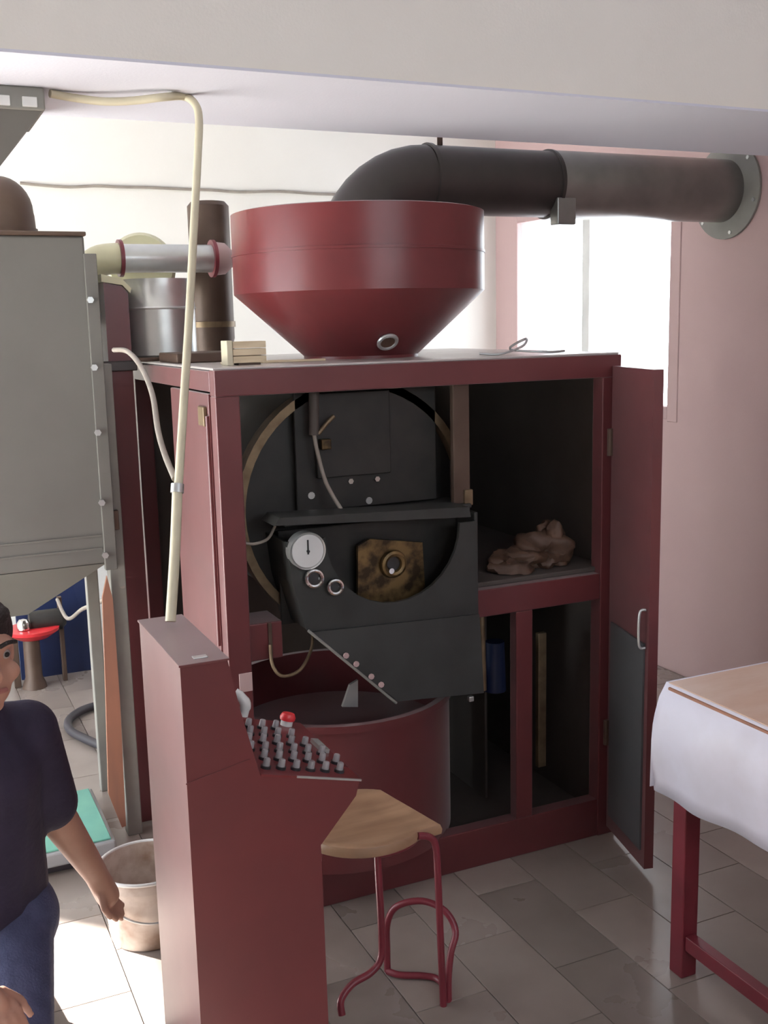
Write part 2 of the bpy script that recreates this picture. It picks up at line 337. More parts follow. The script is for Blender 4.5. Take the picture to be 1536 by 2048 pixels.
mp('dial_face', cyl(g+Vector((0, -.003, 0)), (0, 1, 0), .043, .002, 36), 'dial_white', parent=ga)
mp('dial_needle', bx(g.x-.002, g.x+.002, g.y-.006, g.y-.004, g.z-.008, g.z+.03, 0), 'knob_dark', parent=ga)
mp('dial_hub', cyl(g+Vector((0, -.008, 0)), (0, 1, 0), .004, .005, 10), 'knob_dark', parent=ga)
for x, y, r in ((629, 1157, .021), (671, 1174, .018)):
    c = PY(x, y, 2.535); s = mp('sampler_ring', torus(c, (0.15, 1, 0), r, .0055), 'chrome', True)
    mp('sampler_socket', cyl(c+Vector((0, .004, 0)), (0, 1, 0), r, .02), 'glass_dark', parent=s)
mp('inner_box', bx(.775, .885, YF+.02, YF+.14, .735, .835), 'red_paint')
mp('inner_box_strap', bx(.845, .855, YF+.014, YF+.02, .735, .835, .001), 'brown_steel')
mp('wire_loop', tube(NB(), [PY(540, 1290, 2.58), PY(545, 1330, 2.56), PY(565, 1352, 2.55), PY(600, 1340, 2.56), PY(622, 1300, 2.6), PY(625, 1270, 2.62)], .0045), 'bronze', True)
mp('wire_loop', tube(NB(), [PY(480, 1082, 2.6), PY(505, 1088, 2.6), PY(535, 1078, 2.61), PY(550, 1052, 2.62)], .004), 'grey_hose', True)
mp('terminal_tag', bx(.755, .79, YF-.004, YF+.0, .665, .715, .001), 'wall_paint')
# cooling drum
CD = Vector((1.13, 2.86, 0))
cd = mp('cooling_drum', lathe(NB(), CD, (0, 0, 1), [(0, .11), (.345, .11), (.345, .52), (.355, .52), (.355, .54), (.335, .54), (.33, .40), (0, .40)], 64), 'red_paint', True)
mp('drum_hook', bx(*sum(([v-.008, v+.008] for v in PY(941, 1397, 2.60)), [])), 'galvanised', parent=cd)
# open service door on the right corner, hinged on the front post, swung to the front
d0 = Vector((XR-.035, YF-.004, 0)); d1 = Vector((1.852, 2.30, 0)); dv = (d1-d0); dn = dv.cross(Vector((0, 0, 1))).normalized()
if dn.x > 0: dn = -dn
def dpt(t, z, off=0): return d0 + dv*t + Vector((0, 0, z)) + dn*off
dd = mp('service_door', prism(NB(), [dpt(0, .03), dpt(1, .03), dpt(1, 1.462), dpt(0, 1.462)], -dn*.028), 'red_paint')
mp('door_lining', prism(NB(), [dpt(.10, .08, .001), dpt(.93, .08, .001), dpt(.93, .70, .001), dpt(.10, .70, .001)], dn*.006), 'door_grey', parent=dd)
mp('door_handle', tube(NB(), [dpt(.95, .80, .004), dpt(.95, .79, .022), dpt(.95, .70, .022), dpt(.95, .69, .004)], .004), 'galvanised', True, dd)
for z in (.3, 1.2): mp('hinge', cyl(dpt(0, z, .004), (0, 0, 1), .010, .08, 12), 'brown_steel', parent=dd)
# ================================================================ HOPPER
H0 = Vector((1.305, 2.99, ZT+.006))
hop = thing('loading_hopper', 'red metal funnel hopper standing on top of the roasting machine', 'hopper', H0)
hb = obj('hopper_body', lathe(NB(), H0, (0, 0, 1), [(0, 0), (.172, 0), (.172, .008), (.372, .190), (.372, .298), (.368, .300), (.372, .303), (.372, .415), (.362, .418), (.358, .41), (.358, .2), (.16, .02), (0, .02)], 72), 'red_hopper', hop, True)
obj('seam_band', lathe(NB(), H0, (0, 0, 1), [(.371, .296), (.3745, .2965), (.3745, .304), (.371, .3045)], 72, close=True), 'red_hopper', hop, True)
# sight glass on the cone
d = ray(775, 683); n_ = None
for s in range(2400, 3600):
    pt = EYE + d*(s/1000); h = pt.z - H0.z; rr = math.hypot(pt.x-H0.x, pt.y-H0.y)
    if 0 < h < .19 and rr <= .172 + .2*h/.19: n_ = pt; break
if n_ is not None:
    hor = Vector((n_.x-H0.x, n_.y-H0.y, 0)).normalized(); nn = (hor*.19 - Vector((0, 0, .2))).normalized()
    gl = obj('sight_glass', torus(n_+nn*.002, nn, .026, .006), 'galvanised', hop, True)
    obj('glass_disc', cyl(n_-nn*.002, nn, .024, .006), 'bag_brown', gl)
obj('rivet', cyl(H0+Vector((.37, -.05, .31)), (1, 0, 0), .006, .01, 8), 'brown_steel', hop)
# ================================================================ EXHAUST DUCT
DY, DZ, DRr = 3.475, 2.092, .118
du = thing('exhaust_duct', 'dark metal exhaust duct running from behind the hopper into the pink wall', 'duct', (WR, DY, DZ))
def pipe(c, axis, r, L, t=.004, n=48): return lathe(NB(), c, axis, [(r, 0), (r, L), (r-t, L), (r-t, 0)], n, close=True)
obj('duct_section', pipe((1.78, DY, DZ), (1, 0, 0), DRr, .50), 'duct_black', du, True)
obj('duct_section', pipe((2.28, DY, DZ), (1, 0, 0), DRr+.004, WR-2.28), 'duct_grey', du, True)
el = [Vector((1.78-.30*math.sin(a), DY, DZ-.30*(1-math.cos(a)))) for a in [math.pi/2*k/10 for k in range(11)]]
bm = NB(); tube(bm, el + [Vector((1.48, DY, 1.60)), Vector((1.48, DY, ZT+.006))], DRr, n=40, smooth=0); obj('duct_elbow', bm, 'duct_black', du, True)
for x in (1.785, 2.285): obj('seam_collar', lathe(NB(), (x, DY, DZ), (1, 0, 0), [(DRr, -.008), (DRr+.007, -.006), (DRr+.007, .006), (DRr, .008)], 48, close=True), 'duct_black', du, True)
obj('wall_flange', lathe(NB(), (WR, DY, DZ), (-1, 0, 0), [(DRr+.002, .002), (DRr+.07, .002), (DRr+.07, .012), (DRr+.002, .03)], 48, close=True), 'frame_grey', du, True)
for k in range(6):
    a = k*math.pi/3+.3; obj('bolt', cyl((WR-.012, DY+math.cos(a)*(DRr+.05), DZ+math.sin(a)*(DRr+.05)), (-1, 0, 0), .008, .008, 6), 'galvanised', du)
obj('hanger_strap', bx(1.83, 1.85, DY-.003, DY+.003, DZ+DRr, DZ+DRr+.03, .001), 'bag_brown', du)
obj('clip', bx(2.26, 2.34, DY-.11, DY-.06, DZ-DRr-.035, DZ-DRr+.06, .004), 'duct_grey', du)
# ================================================================ DUST COLLECTOR ON THE MACHINE'S BACK
bn = PY(324, 712, 3.44)
bn = Vector((bn.x, 3.44, ZT+.006))
can = thing('metal_canister', 'galvanised steel canister beside the yellowed pipe conduit, standing on the roaster', 'canister', bn)
obj('canister_body', lathe(NB(), bn+Vector((0, 0, .012)), (0, 0, 1), [(0, 0), (.108, 0), (.112, .005), (.112, .145), (.116, .15), (.112, .155), (.108, .24), (0, .245)], 40), 'galvanised', can, True)
obj('canister_foot', bx(bn.x-.112, bn.x+.16, bn.y-.12, bn.y+.10, bn.z, bn.z+.012, .002), 'brown_steel', can)
pb = PY(330, 517, 3.62)
pip = thing('suction_pipe', 'shiny galvanised suction pipe with red end flanges and a cream elbow', 'pipe', (pb.x, 3.62, pb.z))
pz = pb.z
xl, xr = PY(240, 517, 3.62).x, PY(425, 517, 3.62).x
obj('pipe_section', pipe((xl, 3.62, pz), (1, 0, 0), .046, xr-xl), 'galvanised', pip, True)
obj('red_flange', lathe(NB(), (xl, 3.62, pz), (1, 0, 0), [(.045, -.006), (.060, -.006), (.060, .006), (.045, .006)], 36, close=True), 'red_tube', pip, True)
obj('red_flange', lathe(NB(), (xr, 3.62, pz), (1, 0, 0), [(.045, -.006), (.062, -.006), (.062, .006), (.045, .006)], 36, close=True), 'red_tube', pip, True)
obj('flange_collar', lathe(NB(), (xr+.006, 3.62, pz), (1, 0, 0), [(.0, 0), (.056, 0), (.052, .035), (.03, .06), (0, .06)], 36), 'wall_paint', pip, True)
e0 = PY(277, 520, 3.78)
obj('cream_elbow', lathe(NB(), (e0.x, 3.74, pz-.02), (.25, 1, 0), [(0, 0), (.105, 0), (.115, .02), (.115, .12), (0, .12)], 40), 'cream_metal', pip, True)
obj('elbow_neck', tube(NB(), [Vector((xl+.002, 3.62, pz)), Vector((xl-.07, 3.63, pz-.01)), Vector((xl-.11, 3.65, pz-.06)), Vector((xl-.12, 3.66, pz-.14)), Vector((xl-.12, 3.66, 1.62))], .05, n=20), 'cream_metal', pip, True)
c0 = PY(430, 700, 3.80)
colm = thing('cyclone_column', 'dark brown cylindrical cyclone column behind the red hopper', 'cyclone', (c0.x, 3.80, 0))
obj('column_body', lathe(NB(), (c0.x, 3.80, 0), (0, 0, 1), [(0, 0), (.07, 0), (.07, 1.55), (.073, 1.56), (.073, 2.02), (.06, 2.035), (0, 2.04)], 32), 'brown_steel', colm, True)
obj('column_band', lathe(NB(), (c0.x, 3.80, 1.6), (0, 0, 1), [(.073, 0), (.078, 0), (.078, .02), (.073, .02)], 32, close=True), 'bronze', colm, True)
# wood block and loose things on the machine top
wb0 = PY(500, 715, 2.70)
wb = thing('wooden_block', 'pale block of stacked wooden slats lying on the machine top', 'wood block', (wb0.x, 2.74, ZT+.006))
for k in range(3):
    obj('slat', bx(wb0.x-.045, wb0.x+.045, 2.70, 2.75, ZT+.012+k*.019, ZT+.029+k*.019, .001), 'pale_wood', wb)
obj('end_strip', bx(wb0.x-.062, wb0.x-.046, 2.698, 2.752, ZT+.006, ZT+.07, .002), 'cream_plastic', wb)
obj('foot_strip', bx(wb0.x-.03, wb0.x+.03, 2.705, 2.745, ZT+.006, ZT+.0115, 0), 'brown_steel', wb)
tag(obj('top_wire', tube(NB(), [Vector((1.56, 2.72, ZT+.012)), Vector((1.62, 2.70, ZT+.010)), Vector((1.70, 2.71, ZT+.03)), Vector((1.73, 2.74, ZT+.05)), Vector((1.70, 2.78, ZT+.02)), Vector((1.80, 2.74, ZT+.010)), Vector((1.88, 2.76, ZT+.010))], .0035), 'galvanised', None, True), 'thin bent wire lying on the machine top beside the hopper', 'wire')
obk = PY(400, 722, 2.80)
tag(obj('dark_tray', bx(.75, 1.0, 3.02, 3.24, ZT+.006, ZT+.034, .004), 'brown_steel'), 'shallow dark brown tray on the machine top in front of the canister', 'tray')
for k, (x, y, r) in enumerate(((.93, 2.68, .5), (1.02, 2.66, -.2))):
    o = tag(obj('metal_strip', bx(-.09, .09, -.010, .010, 0, .006, .001), 'pale_wood'), ('thin pale strip on the machine top beside the wooden block', 'thin pale strip on the machine top between wooden block and hopper')[k], 'strip'); o.location = (x-.02+.02*k, y+.14, ZT+.0065); o.rotation_euler.z = .04*r
# ================================================================ SILO AT LEFT
SX0, SX1, SY = .02, .585, 3.25
si = thing('storage_silo', 'large grey sheet metal silo with bolted edge and tapering bottom', 'silo', (.3, 3.4, 0))
ztop, zlow = 1.868, .90
obj('silo_body', bx(SX0, SX1-.03, SY, SY+.42, zlow, ztop, .006), 'silo_grey', si)
bm = NB(); tp = [(SX0, SY), (SX1-.03, SY), (SX1-.03, SY+.42), (SX0, SY+.42)]; bt = [(.17, SY+.16), (.33, SY+.16), (.33, SY+.28), (.17, SY+.28)]
A = [bm.verts.new((x, y, zlow)) for x, y in tp]; B = [bm.verts.new((x, y, .73)) for x, y in bt]
for i in range(4): bm.faces.new((A[i], A[(i+1) % 4], B[(i+1) % 4], B[i]))
bm.faces.new(A); bm.faces.new(B); obj('silo_cone', bm, 'silo_grey', si)
obj('edge_flange', bx(SX1-.036, SX1, SY-.012, SY+.012, zlow-.02, ztop-.05, .002), 'silo_grey', si)
for x, y in ((180, 600), (188, 735), (195, 865), (203, 1005), (210, 1110)):
    p = PY(x, y, SY-.012); obj('bolt', cyl(p, (0, -1, 0), .010, .010, 6), 'galvanised', si)
for z in (.945, .985): obj('seam_rib', bx(SX0, SX1-.04, SY-.004, SY, z, z+.006, .001), 'silo_grey', si)
lt = PY(232, 1200, 3.30)
obj('leg', bx(.565, .612, 3.26, 3.31, 0, 1.50, .003), 'frame_grey', si)
obj('leg', bx(.02, .06, 3.62, 3.67, 0, zlow, .003), 'frame_grey', si)
obj('leg', bx(.55, .59, 3.64, 3.68, 0, zlow, .003), 'frame_grey', si)
obj('bracket', bx(.552, .60, 3.245, 3.262, 1.0, 1.06, .002), 'brown_steel', si)
obj('top_cap', bx(SX0-.01, SX1-.025, SY-.01, SY+.43, ztop, ztop+.012, .003), 'brown_steel', si)
tag(obj('wooden_board', prism(NB(), [PY(205, 1196, 3.243), PY(214, 1152, 3.243), PY(226, 1200, 3.243), PY(240, 1400, 3.243), PY(252, 1652, 3.243), PY(244, 1655, 3.243), PY(217, 1588, 3.243), PY(212, 1400, 3.243)], (0, .012, 0)), 'board_wood'), 'reddish brown wooden board standing against the grey silo leg', 'board')
dm = PY(4, 455, 3.46)
do = obj('top_dome', lathe(NB(), (dm.x, 3.46, ztop+.012), (0, 0, 1), [(0, 0), (.098, 0), (.095, .06)] + [(.093*math.cos(a), .07+.105*math.sin(a)) for a in [math.pi/2*k/8 for k in range(0, 8)]] + [(0, .175)], 36), 'brown_steel', si, True)
obj('dome_band', lathe(NB(), (dm.x, 3.46, ztop+.02), (0, 0, 1), [(.096, 0), (.102, 0), (.102, .014), (.096, .014)], 36, close=True), 'brown_steel', do, True)
# red elevator casing
ev = thing('elevator_casing', 'tall narrow dark red steel casing beside the grey silo', 'casing', (.645, 3.36, 0))
obj('casing_body', prism(NB(), [Vector((.618, 3.34, 0)), Vector((.690, 3.34, 0)), Vector((.690, 3.34, 1.71)), Vector((.672, 3.34, 1.73)), Vector((.618, 3.34, 1.74))], (0, .14, 0)), 'red_paint', ev)
obj('casing_cap', prism(NB(), [Vector((.612, 3.335, 1.742)), Vector((.674, 3.335, 1.732)), Vector((.696, 3.335, 1.708)), Vector((.700, 3.335, 1.722)), Vector((.675, 3.335, 1.75)), Vector((.612, 3.335, 1.765))], (0, .15, 0)), 'cream_metal', ev)
obj('casing_clamp', bx(.565, .70, 3.315, 3.338, 1.475, 1.505, .003), 'duct_black', ev)
obj('casing_strip', bx(.690, .694, 3.36, 3.40, .5, 1.35, .001), 'red_tube', ev)
# ceiling hood at top left
hd = thing('ceiling_hood', 'grey sheet metal funnel hood hanging under the ceiling beam', 'hood', (.25, 2.62, 2.112))
obj('hood_collar', bx(.05, .362, 2.48, 2.76, 2.065, 2.112, .004), 'frame_grey', hd)
bm = NB(); A = [bm.verts.new(v) for v in ((.06, 2.49, 2.065), (.355, 2.49, 2.065), (.355, 2.75, 2.065), (.06, 2.75, 2.065))]; B = [bm.verts.new(v) for v in ((.10, 2.56, 1.90), (.22, 2.56, 1.90), (.22, 2.68, 1.90), (.10, 2.68, 1.90))]
for i in range(4): bm.faces.new((A[i], A[(i+1) % 4], B[(i+1) % 4], B[i]))
bm.faces.new(A); bm.faces.new(B); obj('hood_funnel', bm, 'silo_grey', hd)
for x in (.26, .315): obj('hood_clip', bx(x, x+.03, 2.474, 2.481, 2.07, 2.09, .001), 'white_plastic', hd)
# ================================================================ CABLES
cz = 2.103
cnd = thing('pipe_conduit', 'cream plastic conduit bending from the ceiling beam down to the control desk', 'conduit', (.47, 2.0, 1.04))
obj('conduit_pipe', tube(NB(), [PZ(100, 187, cz), PZ(150, 196, cz-.004), PZ(210, 203, cz-.012), PZ(270, 201, cz-.012), PZ(330, 194, cz-.006), PY(368, 193, 2.46), PY(390, 208, 2.43), PY(398, 240, 2.41), PY(395, 320, 2.38), PY(388, 450, 2.33), PY(378, 640, 2.24), PY(369, 780, 2.18), PY(357, 970, 2.09)], .0088, n=12), 'cream_plastic', cnd, True)
obj('conduit_lower', tube(NB(), [PY(355, 972, 2.09), PY(350, 1100, 2.045), PY(341, 1243, 2.0)], .0105, n=12, smooth=3), 'cream_plastic', cnd, True)
p = PY(355, 968, 2.09); q = PY(354, 985, 2.085); obj('coupling', lathe(NB(), p, q-p, [(0, 0), (.013, 0), (.013, .018), (0, .018)], 20), 'galvanised', cnd, True)
tag(obj('thin_hose', tube(NB(), [PY(228, 700, 2.9), PY(255, 703, 2.8), PY(283, 735, 2.6), PY(305, 790, 2.45), PY(316, 860, 2.3), PY(330, 910, 2.2), PY(350, 958, 2.105)], .0065), 'grey_hose', None, True), 'thin grey hose curving from the machine top to the conduit', 'hose')
pts = [PY(x, y, 5.292) for x, y in ((40, 366), (90, 371), (140, 374), (190, 372), (240, 374), (300, 375), (360, 378), (420, 380), (480, 384), (560, 383), (640, 388), (760, 391))]
tag(obj('wall_cable', tube(NB(), pts, .0065, smooth=4), 'grey_hose', None, True), 'thin dark cable sagging along the far back wall', 'cable')
# ================================================================ CONTROL DESK
CY0, CY1 = 1.75, 2.075
a = PY(360, 1335, CY0); CX, CZ = a.x, a.z
def cp(x, y): v = PY(x, y, CY0); return (v.x, v.z)
K1, K2 = cp(521, 1552), cp(719, 1562); U1 = cp(642, 1690)
prof = [(CX, 0), (CX, CZ), (cp(455, 1322)[0], CZ), cp(482, 1425), K1, K2, (K2[0]-.008, K2[1]-.028), U1, (U1[0]+.004, 0)]
ds = thing('control_desk', 'dark red metal control desk with sloped switch panel standing before the roaster', 'control desk', ((CX+U1[0])/2, (CY0+CY1)/2, 0))
db = obj('desk_body', prism(NB(), [Vector((x, CY0, z)) for x, z in prof], (0, CY1-CY0, 0)), 'red_paint', ds)
obj('top_plate', bx(CX-.003, prof[2][0]+.003, CY0-.003, CY1+.003, CZ, CZ+.004, .001), 'red_paint', ds)
kd = Vector((K2[0]-K1[0], 0, K2[1]-K1[1])); kl = kd.length; kd.normalize(); kn_ = Vector((-kd.z, 0, kd.x))
def kp(u, v, h=0): return Vector((K1[0], CY0, K1[1])) + kd*(u*kl) + Vector((0, v*(CY1-CY0), 0)) + kn_*h
kb = obj('switch_panel', prism(NB(), [kp(.0, -.006), kp(1.01, -.006), kp(1.01, 1.006), kp(0, 1.006)], kn_*.004), 'red_hopper', ds)
obj('panel_edge', prism(NB(), [kp(.35, -.012, .001), kp(1.01, -.012, .001), kp(1.01, -.012, .0045), kp(.35, -.012, .0045)], (0, .004, 0)), 'galvanised', ds)
cap0 = None
rows = 6
def knob(c, r=.0095, capm='knob_grey', h=.012):
    b = obj('switch', lathe(NB(), c, kn_, [(0, 0), (r*1.05, 0), (r*1.05, .005), (0, .005)], 14), 'knob_dark', ds, True)
    obj('switch_cap', lathe(NB(), c+kn_*.005, kn_, [(0, 0), (r*.72, 0), (r*.66, h), (r*.5, h+.002), (0, h+.002)], 14), capm, b, True)
for j in range(rows):
    v = .10 + j*.145
    for i in range(6):
        u = .10 + i*.150 + (.06 if j % 2 else 0)
        if u > .93 or (j >= 5 and i > 3) or (j in (3, 4) and i > 4): continue
        knob(kp(u, v, .004))
eb = obj('emergency_button', lathe(NB(), kp(.80, .93, .004), kn_, [(0, 0), (.013, 0), (.013, .012), (0, .012)], 20), 'white_plastic', ds, True)
obj('button_cap', lathe(NB(), kp(.80, .93, .016), kn_, [(0, 0), (.016, 0), (.017, .006), (.013, .014), (0, .016)], 20), 'red_button', eb, True)
obj('slide_switch', prism(NB(), [kp(.88, .42, .004), kp(.96, .42, .004), kp(.96, .62, .004), kp(.88, .62, .004)], kn_*.008), 'galvanised', ds)
obj('lever_handle', tube(NB(), [PY(470, 1384, 1.99), PY(480, 1392, 1.985), PY(491, 1408, 1.98), PY(487, 1432, 1.98)], [.009, .010, .011, .009]), 'white_plastic', ds, True)
obj('seam_strip', prism(NB(), [PY(372, 1568, CY0-.001), PY(500, 1518, CY0-.001), PY(500, 1520, CY0-.001), PY(372, 1570, CY0-.001)], (0, .002, 0)), 'red_paint', ds)
obj('corner_plate', bx(CX+.03, CX+.055, CY0+.02, CY0+.035, CZ+.004, CZ+.006, .0005), 'galvanised', ds)
# ================================================================ STOOL
st = thing('stool', 'red tubular stool with worn half round wooden seat beside the control desk', 'stool', (.95, 2.12, 0))
sc, sr = Vector((.915, 2.175)), .158
a0 = math.atan2(2.045-sc.y, 1.066-sc.x); a1 = math.atan2(2.285-sc.y, 1.017-sc.x)
ang = [a0 - (2*math.pi - (a1-a0))*k/40 for k in range(41)]
ring = [Vector((sc.x+math.cos(t)*sr, sc.y+math.sin(t)*sr, 0)) for t in ang]
ring = [Vector((1.068, 2.05, 0))] + ring[2:]
def lay(z, f): return [Vector((sc.x+.01+(p.x-sc.x-.01)*f, sc.y+(p.y-sc.y)*f, z)) for p in ring]
bm = NB(); L_ = [lay(.428, .93), lay(.434, .99), lay(.446, 1.0), lay(.456, .975), lay(.459, .93), lay(.454, .80), lay(.452, .4)]
V = [[bm.verts.new(p) for p in l] for l in L_]; n = len(ring)
for p, q in zip(V, V[1:]):
    for i in range(n): bm.faces.new((p[i], p[(i+1) % n], q[(i+1) % n], q[i]))
bm.faces.new(V[0]); bm.faces.new(V[-1]); obj('seat', bm, 'seat_wood', st, True)
T = .0085
yq = 2.045
obj('front_leg', tube(NB(), [PY(754, 1690, yq), PY(757, 1750, yq), PY(763, 1860, yq), PY(762, 1915, yq), PY(742, 1945, yq-.005), PY(705, 1968, yq-.01), PY(682, 2000, yq-.02), PY(684, 2030, yq-.03)], T), 'red_tube', st, True)
obj('front_leg', tube(NB(), [PY(835, 1672, yq), PY(858, 1674, yq), PY(871, 1692, yq), PY(876, 1760, yq), PY(882, 1900, yq), PY(887, 2012, yq)], T), 'red_tube', st, True)
obj('foot_hoop', tube(NB(), [PZ(775, 1942, .008), PY(774, 1900, 2.222), PY(775, 1845, 2.215), PY(795, 1812, 2.20), PY(845, 1802, 2.16), PY(890, 1822, 2.11), PY(911, 1862, 2.08), PY(902, 1905, 2.065), PY(897, 1955, 2.055), PY(897, 2000, 2.05)], T), 'red_tube', st, True)
obj('floor_bar', tube(NB(), [PZ(775, 1942, .01), PZ(800, 1950, .01), PZ(850, 1952, .01), PZ(880, 1962, .01), PZ(897, 2000, .01)], T), 'red_tube', st, True)
obj('seat_ring', tube(NB(), [Vector((sc.x+math.cos(t)*.115+.02, sc.y-.01+math.sin(t)*.115, .420)) for t in [2*math.pi*k/16 for k in range(16)]], T, closed=True, smooth=2), 'red_tube', st, True)
obj('rear_leg', tube(NB(), [Vector((.845, 2.25, .42)), Vector((.82, 2.25, .2)), Vector((.80, 2.25, .0))], T, smooth=2), 'red_tube', st, True)
# ================================================================ TABLE
TZ, TX0, TYF = .742, 1.60, 1.915
tb_ = thing('work_table', 'red steel legged work table under a white plastic cloth', 'table', (2.1, 1.4, 0))
lg = PZ(1336, 1940, 0)
for x, y in ((lg.x+.004, lg.y-.045), (2.42, lg.y-.045), (lg.x+.004, .75), (2.42, .75)):
    obj('leg', bx(x, x+.046, y, y+.046, 0, TZ-.03, .003), 'red_tube', tb_)
obj('table_board', bx(TX0, 2.50, .70, TYF, TZ-.03, TZ, .004), 'board_wood', tb_)
rz = PX(1362, 1868, lg.x+.03).z
obj('lower_rail', bx(lg.x+.012, lg.x+.042, .79, lg.y-.045, rz-.02, rz+.018, .002), 'red_tube', tb_)
obj('lower_rail', bx(lg.x+.042, 2.42, 1.44, 1.475, rz-.02, rz+.018, .002), 'red_tube', tb_)
for y0_, y1_ in ((lg.y-.04, lg.y-.01), ): obj('apron', bx(lg.x+.05, 2.42, y0_, y1_, TZ-.08, TZ-.03, .002), 'red_tube', tb_)
# cloth: grid draped over the board, hanging on the left and at the far end
bm = NB(); nu, nv = 30, 60
def clothpt(s, t):
    """s: across from hanging hem (0) over the left edge to the right; t: along y (0 far hem .. 1 near)"""
    hang = .262; su = s*(hang+.9)
    y = TYF + .014 - t*1.22
    wob = .006*math.sin(y*31)+.005*math.sin(y*13+1)
    if su < hang:
        k = 1-su/hang; z = TZ+.004-(hang-su); x = TX0-.012-.022*math.sin(min(1, k*1.25)*math.pi*.75)*1.0+wob*k + .012*k
        if k < .12: z += .0; x = TX0-.012*(k/.12)
        return Vector((x, y, z + .008*math.sin(y*9)*k))
    return Vector((TX0+(su-hang), y, TZ+.006))
G = [[bm.verts.new(clothpt(i/nu, j/nv)) for j in range(nv+1)] for i in range(nu+1)]
for i in range(nu):
    for j in range(nv): bm.faces.new((G[i][j], G[i+1][j], G[i+1][j+1], G[i][j+1]))
# far skirt
prev = [G[i][0] for i in range(nu+1)]
for k in range(1, 8):
    cur = []
    for i in range(nu+1):
        p = G[i][0].co; dz = .030*k; base = p.z
        cur.append(bm.verts.new((p.x, p.y+.004*math.sin(p.x*25)*k/7+.006, max(base-dz, .49) if base > .5 else base)))
    for i in range(nu): bm.faces.new((prev[i], prev[i+1], cur[i+1], cur[i]))
    prev = cur
bmesh.ops.remove_doubles(bm, verts=bm.verts[:], dist=.0005)
cl = tag(obj('tablecloth', bm, 'cloth_white', None, True), 'white plastic cloth hanging over the edge of the red legged table', 'tablecloth')
sm = cl.modifiers.new('thick', 'SOLIDIFY'); sm.thickness = .002; sm.offset = 0
tag(obj('tan_sheet', bx(TX0+.004, 2.44, .74, TYF-.0, TZ+.008, TZ+.011, .001), 'tan_sheet'), 'tan wood toned sheet laid on the white clothed table', 'sheet')
# ================================================================ BAG ON THE SHELF
import mathutils
def crumple(bm, c, rad, seed):
    r = bmesh.ops.create_icosphere(bm, subdivisions=4, radius=1)
    for v in r['verts']:
        d = v.co.copy(); k = 0
        for f, a in ((1.1, .55), (2.4, .30), (5.0, .10)): k += mathutils.noise.noise(v.co*f+Vector((seed, seed*.7, 1)))*a
        d *= 1+k; v.co = Vector((c[0]+d.x*rad[0], c[1]+d.y*rad[1], max(.861, c[2]+d.z*rad[2])))
bm = NB(); crumple(bm, (1.665, 2.70, .885), (.078, .070, .040), 2.3); crumple(bm, (1.775, 2.715, .895), (.085, .075, .060), 5.1); crumple(bm, (1.80, 2.72, .94), (.042, .045, .055), 8.4)
tag(obj('crumpled_bag', bm, 'bag_brown', None, True), 'crumpled brown plastic bag on the shelf inside the roaster', 'bag')
# ================================================================ BUCKET, SCALE AND THINGS AT THE BACK LEFT
B0 = PZ(300, 1862, 0)
bk = thing('bucket', 'stained white plastic bucket standing on the sunlit floor behind the control desk', 'bucket', B0)
bz = .20
obj('bucket_shell', lathe(NB(), B0, (0, 0, 1), [(0, 0), (.098, 0), (.102, .006), (.120, bz-.03), (.127, bz-.028), (.127, bz), (.119, bz), (.117, bz-.03), (.099, .012), (0, .010)], 48), 'bucket_plastic', bk, True)
obj('rim', torus(B0+Vector((0, 0, bz)), (0, 0, 1), .124, .005, 48), 'white_plastic', bk, True)
obj('handle', tube(NB(), [B0+Vector((-.126, .0, bz-.015)), B0+Vector((-.12, -.06, bz-.05)), B0+Vector((-.07, -.112, bz-.09)), B0+Vector((0, -.132, bz-.105)), B0+Vector((.07, -.112, bz-.09)), B0+Vector((.12, -.06, bz-.05)), B0+Vector((.126, 0, bz-.015))], .003), 'galvanised', bk, True)
ps = thing('platform_scale', 'low weighing platform with a green rubber top behind the bucket', 'platform scale', (.36, 3.3, 0))
q0 = PZ(80, 1762, 0); 
px0, px1, py0, py1 = .16, .50, 3.10, 3.52
obj('scale_base', bx(px0+.02, px1-.02, py0+.03, py1-.02, 0, .03, .003), 'dark_rubber', ps)
obj('scale_frame', bx(px0, px1, py0, py1, .03, .075, .006), 'scale_grey', ps)
obj('rubber_top', bx(px0+.012, px1-.012, py0+.012, py1-.012, .075, .081, .002), 'green_mat', ps)
# coiled hose on the floor
tag(obj('floor_hose', tube(NB(), [PZ(250, 1398, .02), PZ(205, 1408, .02), PZ(165, 1420, .02), PZ(138, 1440, .02), PZ(140, 1460, .02), PZ(165, 1475, .02), PZ(205, 1492, .02), PZ(250, 1505, .02)], .017, n=12), 'dark_rubber', None, True), 'dark rubber hose looped on the grey floor behind the silo', 'hose')
# blue panel and white post, small red machine at the back
a, b = PZ(192, 1346, 0), PZ(40, 1352, 0)
tag(obj('blue_panel', prism(NB(), [Vector((.44, 5.06, 0)), Vector((.80, 5.06, 0)), Vector((.80, 5.10, .52)), Vector((.70, 5.10, .44)), Vector((.44, 5.10, .40))], (0, .03, 0)), 'blue_panel'), 'dark blue board leaning against the far back wall', 'board')
tag(obj('white_post', bx(.815, .87, 5.06, 5.12, 0, 1.0, .004), 'white_plastic'), 'pale grey upright post beside the dark blue board', 'post')
g0 = PZ(70, 1374, 0)
gr = thing('red_grinder', 'small machine with a red dish on a dark pedestal before the blue board', 'machine', (g0.x, g0.y, 0))
gx, gy = g0.x, g0.y
obj('pedestal', lathe(NB(), (gx, gy, 0), (0, 0, 1), [(0, 0), (.055, 0), (.05, .02), (.038, .05), (.036, .26), (0, .26)], 24), 'brown_steel', gr, True)
obj('side_leg', bx(gx-.085, gx-.055, gy+.02, gy+.05, 0, .26, .003), 'brown_steel', gr)
obj('side_leg', bx(gx+.13, gx+.15, gy+.02, gy+.05, 0, .40, .003), 'brown_steel', gr)
